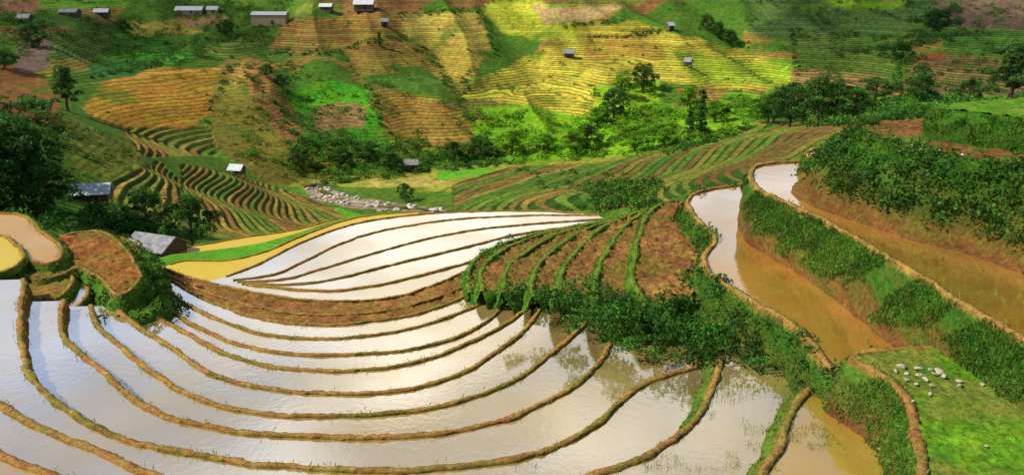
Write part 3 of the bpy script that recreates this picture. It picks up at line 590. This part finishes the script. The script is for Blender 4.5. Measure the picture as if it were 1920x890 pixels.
# ---------------------------------------------------------------- huts
def box(x0,x1,y0,y1,z0,z1):
    V=[(x,y,z) for z in (z0,z1) for x,y in ((x0,y0),(x1,y0),(x1,y1),(x0,y1))]
    return V,[(0,3,2,1),(4,5,6,7),(0,1,5,4),(1,2,6,5),(2,3,7,6),(3,0,4,7)]
def hut(name,px,py,L,Dp,wh,rh,rot,roofm,wallm,stilt=0,label='',loc=None,cat='hut'):
    x,y,z=hit(px,py) if loc is None else loc
    e=bpy.data.objects.new(name,None); COL.objects.link(e); e.location=(x,y,z); e.rotation_euler=(0,0,math.radians(rot)); e['label']=label; e['category']=cat; e['group']='farm huts and houses on the terraces'; e.empty_display_size=.2
    def part(nm,V,Fc,m):
        o=mk(nm,V,Fc,m,smooth=False); o.parent=e; return o
    b0=stilt
    V,Fc=box(-L/2,L/2,-Dp/2,Dp/2,b0-(.8 if not stilt else 0),b0+wh)
    V=V+[(-L/2,0,b0+wh+rh*.9),(L/2,0,b0+wh+rh*.9)]
    T=[(0,3,2),(0,2,1),(0,1,5),(0,5,4),(1,2,6),(1,6,5),(2,3,7),(2,7,6),(3,0,4),(3,4,7),(4,8,7),(5,6,9),(4,5,9),(4,9,8),(6,7,8),(6,8,9)]
    part('wall',V,T,wallm)
    ov=.35; o2=L/2+.4; ey=Dp/2+ov; ez=b0+wh-rh*ov/(Dp/2)*.9; tz=b0+wh+rh; th=.08
    V=[(-o2,-ey,ez),(o2,-ey,ez),(o2,0,tz),(-o2,0,tz),(-o2,ey,ez),(o2,ey,ez)]; V=V+[(a,b,c+th) for a,b,c in V]
    Fc=[(0,3,2,1),(3,4,5,2),(6,7,8,9),(9,8,11,10),(0,1,7,6),(4,10,11,5),(0,6,9,3),(3,9,10,4),(1,2,8,7),(2,5,11,8)]
    part('roof',V,Fc,roofm)
    V,Fc=box(-.4+L*.1,.4+L*.1,-Dp/2-.04,-Dp/2+.02,b0+.02,b0+min(wh*.9,1.8)); part('door',V,Fc,M_DARK)
    if stilt:
        for a in (-1,1):
            for c in (-1,1):
                V,Fc=box(a*(L/2-.15)-.08,a*(L/2-.15)+.08,c*(Dp/2-.15)-.08,c*(Dp/2-.15)+.08,-.6,b0); part('post',V,Fc,M_WOOD)
    return e
x,y=P(298,490,-26.4)
hut('farm_hut',0,0,4.6,3.4,2.1,1.0,-22,M_ROOFG,M_WOOD,0,'wooden hut with grey sheet roof beside yellow terraces',(float(x),float(y),ZC-26.6))
hut('farm_hut',176,378,4.6,3,1.3,1.1,14,M_ROOFL,M_WOOD,.3,'low hut with pale roof among bushes')
hut('farm_hut',446,332,3,2.4,1.3,1.0,-15,M_ROOFL,M_WOOD,.8,'small stilted wooden hut with white roof on a terrace')
hut('farm_hut',771,320,3.4,2.6,1.4,1.0,10,M_ROOFG,M_WOOD,.7,'stilted hut with grey roof by the river meadow')
hut('farm_hut',1067,108,4,3,1.3,1.3,-10,M_ROOFG,M_WOOD,.6,'hut with grey roof in a sunlit golden field')
hut('farm_hut',1256,58,2.6,2.2,1.8,1.1,30,M_ROOFL,M_WOOD,.5,'tiny white roofed hut in a field')
hut('farm_hut',1290,125,2.4,2.2,1.5,1.2,-30,M_ROOFG,M_WOOD,.5,'tiny dark wooden hut in a field')
hut('farm_hut',721,50,2.8,2.3,1.6,1.1,10,M_ROOFG,M_WOOD,.5,'tiny hut above brown terraces')
hut('farm_house',683,18,8,4.5,2.2,1.7,0,M_ROOFL,M_WOOD,0,'white roofed farm house on the hillside',cat='house')
hut('farm_house',357,26,12,5,1.6,1.6,2,M_ROOFL,M_PLAST,0,'long farm house with white roof',cat='house')
hut('farm_house',400,25,4.5,4,1.6,1.4,5,M_ROOFL,M_PLAST,0,'small house with pale roof beside long house',cat='house')
hut('farm_house',508,46,15,5,4,1.2,-4,M_ROOFL,M_PLAST,0,'clay walled farm building with pale roof',cat='house')
hut('farm_house',612,20,5,3.5,1.6,1.2,-5,M_ROOFL,M_WOOD,0,'small pale roofed farm shed',cat='house')
hut('farm_house',192,30,5.5,4,1.6,1.3,8,M_ROOFL,M_WOOD,0,'white roofed shed on the hillside',cat='house')
hut('farm_house',132,30,7,4,1.5,1.2,-5,M_ROOFG,M_WOOD,0,'grey roofed farm house among bushes',cat='house')
hut('farm_house',48,42,4,3,1.5,1.2,-5,M_ROOFG,M_WOOD,0,'small grey roofed shed among bushes',cat='house')
# ---------------------------------------------------------------- stones
def rock(seed):
    import bmesh
    bm=bmesh.new(); bmesh.ops.create_icosphere(bm,subdivisions=2,radius=1); r=np.random.default_rng(seed); d=r.normal(size=(9,3)); d/=np.linalg.norm(d,axis=1)[:,None]; h=r.uniform(.45,.8,9)
    for v in bm.verts:
        for a,b in zip(d,h):
            t=v.co.dot(Vector(a)); 
            if t>b: v.co-=Vector(a)*(t-b)
    me=bpy.data.meshes.new('stone'); bm.to_mesh(me); bm.free(); me.materials.append(M_STONE); return me
RK=[rock(i) for i in range(4)]
for i,(px,py,s) in enumerate([(1690,688,.2),(1700,700,.14),(1722,690,.13),(1745,693,.14),(1760,697,.2),(1722,703,.17),(1735,710,.14),(1700,712,.12),(1770,705,.13),(1798,714,.14),(1798,722,.12),(1718,720,.1),(1746,722,.1),(1745,738,.1),(1752,700,.1),(1712,752,.08),(1842,720,.1),(1850,835,.08),(1680,695,.1)]):
    s*=.75
    x,y=P(px,py,-11.1); o=bpy.data.objects.new('stone',RK[i%4]); COL.objects.link(o); o.location=(float(x),float(y),ZC-11.1+s*.1); o.scale=(s*1.35,s*.9,s*.6); o.rotation_euler=(random.uniform(-.3,.3),random.uniform(-.3,.3),i*1.3)
    o['label']='pale field stone lying on short grass'; o['category']='stone'; o['group']='stones scattered on the grass terrace'
RIV=[(562,352),(600,338),(618,356),(700,376),(800,388),(850,396),(720,398),(640,384),(590,374)]
k=pv[inpoly(fu,fv,RIV)]; k=k[fbm(X[k]/4,Y[k]/4,19,3)>.05]; k=rng.choice(k,min(len(k),200),replace=False)
ic=[v.co[:] for v in RK[0].vertices]; icf=[tuple(p.vertices) for p in RK[0].polygons]; ic=np.array(ic);icf=np.array(icf)
V=[];Fc=[]
for i,q in enumerate(k):
    s_=random.uniform(.2,.95)**2; a=random.uniform(0,6); R=np.array([[math.cos(a),-math.sin(a),0],[math.sin(a),math.cos(a),0],[0,0,1]])
    V.append((ic*[s_*1.3,s_,s_*.6])@R.T+[X[q]+random.uniform(-.5,.5),Y[q]+random.uniform(-.4,.4),Z[q]]); Fc.append(icf+i*len(ic))
mk('river_stones',np.vstack(V),np.vstack(Fc),M_RIV,kind='stuff',label='pale boulders along the river bed')
# shallow stream ribbon winding between the boulders
cpx=[(575,352),(592,346),(604,352),(610,362),(640,374),(700,384),(770,391),(840,397)]
ctr=[hit(a,b) for a,b in cpx]; w=crom([(c[0],c[1]) for c in ctr],.8); t=np.gradient(w,axis=0); t/=np.linalg.norm(t,axis=1)[:,None]; nn=np.stack([t[:,1],-t[:,0]],1)
hw=(1.1+.7*fbm(w[:,0]/5,w[:,1]/5,6,2))[:,None]; L1=w+nn*hw; R1=w-nn*hw
zz=np.maximum(np.maximum(hfull(L1[:,0],L1[:,1])[0],hfull(R1[:,0],R1[:,1])[0]),hfull(w[:,0],w[:,1])[0])+.12
V=np.vstack([np.column_stack([L1,zz]),np.column_stack([R1,zz])]); m_=len(w)
mk('river_water',V,[(i,i+1,m_+i+1,m_+i) for i in range(m_-1)],M_W1,kind='structure',label='shallow stream winding between pale boulders')
# ---------------------------------------------------------------- clouds + light
SUN_AZ=math.radians(-100); SUN_EL=math.radians(43)
sd=np.array([math.sin(SUN_AZ)*math.cos(SUN_EL),math.cos(SUN_AZ)*math.cos(SUN_EL),math.sin(SUN_EL)])
sun=bpy.data.lights.new('sun','SUN'); sun.energy=5; sun.angle=math.radians(1.0); sun.color=(1,.94,.78)
so=bpy.data.objects.new('sun',sun); COL.objects.link(so); so.rotation_euler=Vector(sd).to_track_quat('Z','Y').to_euler()
def mat_cloud():
    m,n=nt('shade_cloud_veil'); L=n.links.new
    out=N(n,'ShaderNodeOutputMaterial'); d=N(n,'ShaderNodeBsdfDiffuse'); d.inputs[0].default_value=(.85,.86,.88,1); t=N(n,'ShaderNodeBsdfTransparent')
    geo=N(n,'ShaderNodeNewGeometry'); nz=N(n,'ShaderNodeTexNoise'); nz.inputs['Scale'].default_value=.014; nz.inputs['Detail'].default_value=4; L(geo.outputs['Position'],nz.inputs['Vector'])
    mr=N(n,'ShaderNodeMapRange'); mr.inputs['From Min'].default_value=.36; mr.inputs['From Max'].default_value=.6; mr.inputs['To Min'].default_value=.06; mr.inputs['To Max'].default_value=.44; L(nz.outputs['Fac'],mr.inputs['Value'])
    mx=N(n,'ShaderNodeMixShader'); L(mr.outputs['Result'],mx.inputs[0]); L(t.outputs[0],mx.inputs[1]); L(d.outputs[0],mx.inputs[2]); L(mx.outputs[0],out.inputs['Surface']); return m
M_CL=mat_cloud()
def shade_cloud(tx,ty,tz,rx,ry,h=300):  # added out of view, toward the sun, to shade the target slope
    import bmesh
    c=np.array([tx,ty,tz])+sd*(h/sd[2])
    bm=bmesh.new(); bmesh.ops.create_icosphere(bm,subdivisions=4,radius=1); V=np.array([v.co[:] for v in bm.verts]); Fc=[[v.index for v in f.verts] for f in bm.faces]; bm.free()
    k=1+.35*fbm(V[:,0]*2.5+tx,V[:,1]*2.5+V[:,2],7,4)
    V=V*k[:,None]*[rx,ry,18]+c
    mk('shade_cloud',V,Fc,M_CL,kind='structure',label='flat grey cloud added out of view to shade the hillside')
shade_cloud(195,330,40,80,100)
shade_cloud(-165,335,40,95,60)
w=bpy.data.worlds.new('World'); SC.world=w; w.use_nodes=True; n=w.node_tree; n.nodes.clear(); L=n.links.new
out=N(n,'ShaderNodeOutputWorld'); bg=N(n,'ShaderNodeBackground'); bg.inputs['Strength'].default_value=.1
sk=N(n,'ShaderNodeTexSky',sky_type='NISHITA'); sk.sun_disc=False; sk.sun_elevation=SUN_EL; sk.sun_rotation=SUN_AZ
tc=N(n,'ShaderNodeTexCoord'); mp=N(n,'ShaderNodeMapping'); mp.inputs['Scale'].default_value=(1,1,2.2); L(tc.outputs['Generated'],mp.inputs['Vector'])
nz=N(n,'ShaderNodeTexNoise'); nz.inputs['Scale'].default_value=3.2; nz.inputs['Detail'].default_value=7; L(mp.outputs[0],nz.inputs['Vector'])
rp=N(n,'ShaderNodeValToRGB'); rp.color_ramp.elements[0].position=.38; rp.color_ramp.elements[1].position=.56; rp.color_ramp.elements[0].color=(.3,.3,.3,1); L(nz.outputs['Fac'],rp.inputs[0])
sx=N(n,'ShaderNodeSeparateXYZ'); L(tc.outputs['Generated'],sx.inputs[0])
def MR(src,a,b,c=0,d=1):
    q=N(n,'ShaderNodeMapRange'); q.inputs['From Min'].default_value=a; q.inputs['From Max'].default_value=b; q.inputs['To Min'].default_value=c; q.inputs['To Max'].default_value=d; L(src,q.inputs['Value']); return q.outputs['Result']
def MU(a,b,op='MULTIPLY'):
    q=N(n,'ShaderNodeMath',operation=op); L(a,q.inputs[0])
    if isinstance(b,float): q.inputs[1].default_value=b
    else: L(b,q.inputs[1])
    return q.outputs[0]
fac=MU(MU(MR(sx.outputs['Y'],-.1,.5),rp.outputs[0]),MR(sx.outputs['Z'],.5,.75,1,.15))
low=MU(MR(sx.outputs['X'],.08,.33),MR(sx.outputs['Z'],.3,.43))
q=N(n,'ShaderNodeMath',operation='MULTIPLY_ADD'); L(low,q.inputs[0]); q.inputs[1].default_value=-.8; q.inputs[2].default_value=1.0
fac=MU(fac,q.outputs[0])
cc=N(n,'ShaderNodeMix',data_type='RGBA'); cc.inputs['A'].default_value=(6.4,7.6,10.6,1); cc.inputs['B'].default_value=(13.2,12.4,11.0,1); L(MR(sx.outputs['X'],-.46,-.14),cc.inputs['Factor'])
mx=N(n,'ShaderNodeMix',data_type='RGBA'); L(fac,mx.inputs['Factor']); L(sk.outputs[0],mx.inputs['A']); L(cc.outputs['Result'],mx.inputs['B'])
L(mx.outputs['Result'],bg.inputs['Color']); L(bg.outputs[0],out.inputs['Surface'])
cam=bpy.data.cameras.new('camera'); cam.lens=28; cam.sensor_width=36; cam.clip_end=8000; cam.clip_start=.1
co=bpy.data.objects.new('camera',cam); COL.objects.link(co); co.location=(0,0,ZC); co.rotation_euler=(math.radians(90)-PITCH,0,0); SC.camera=co
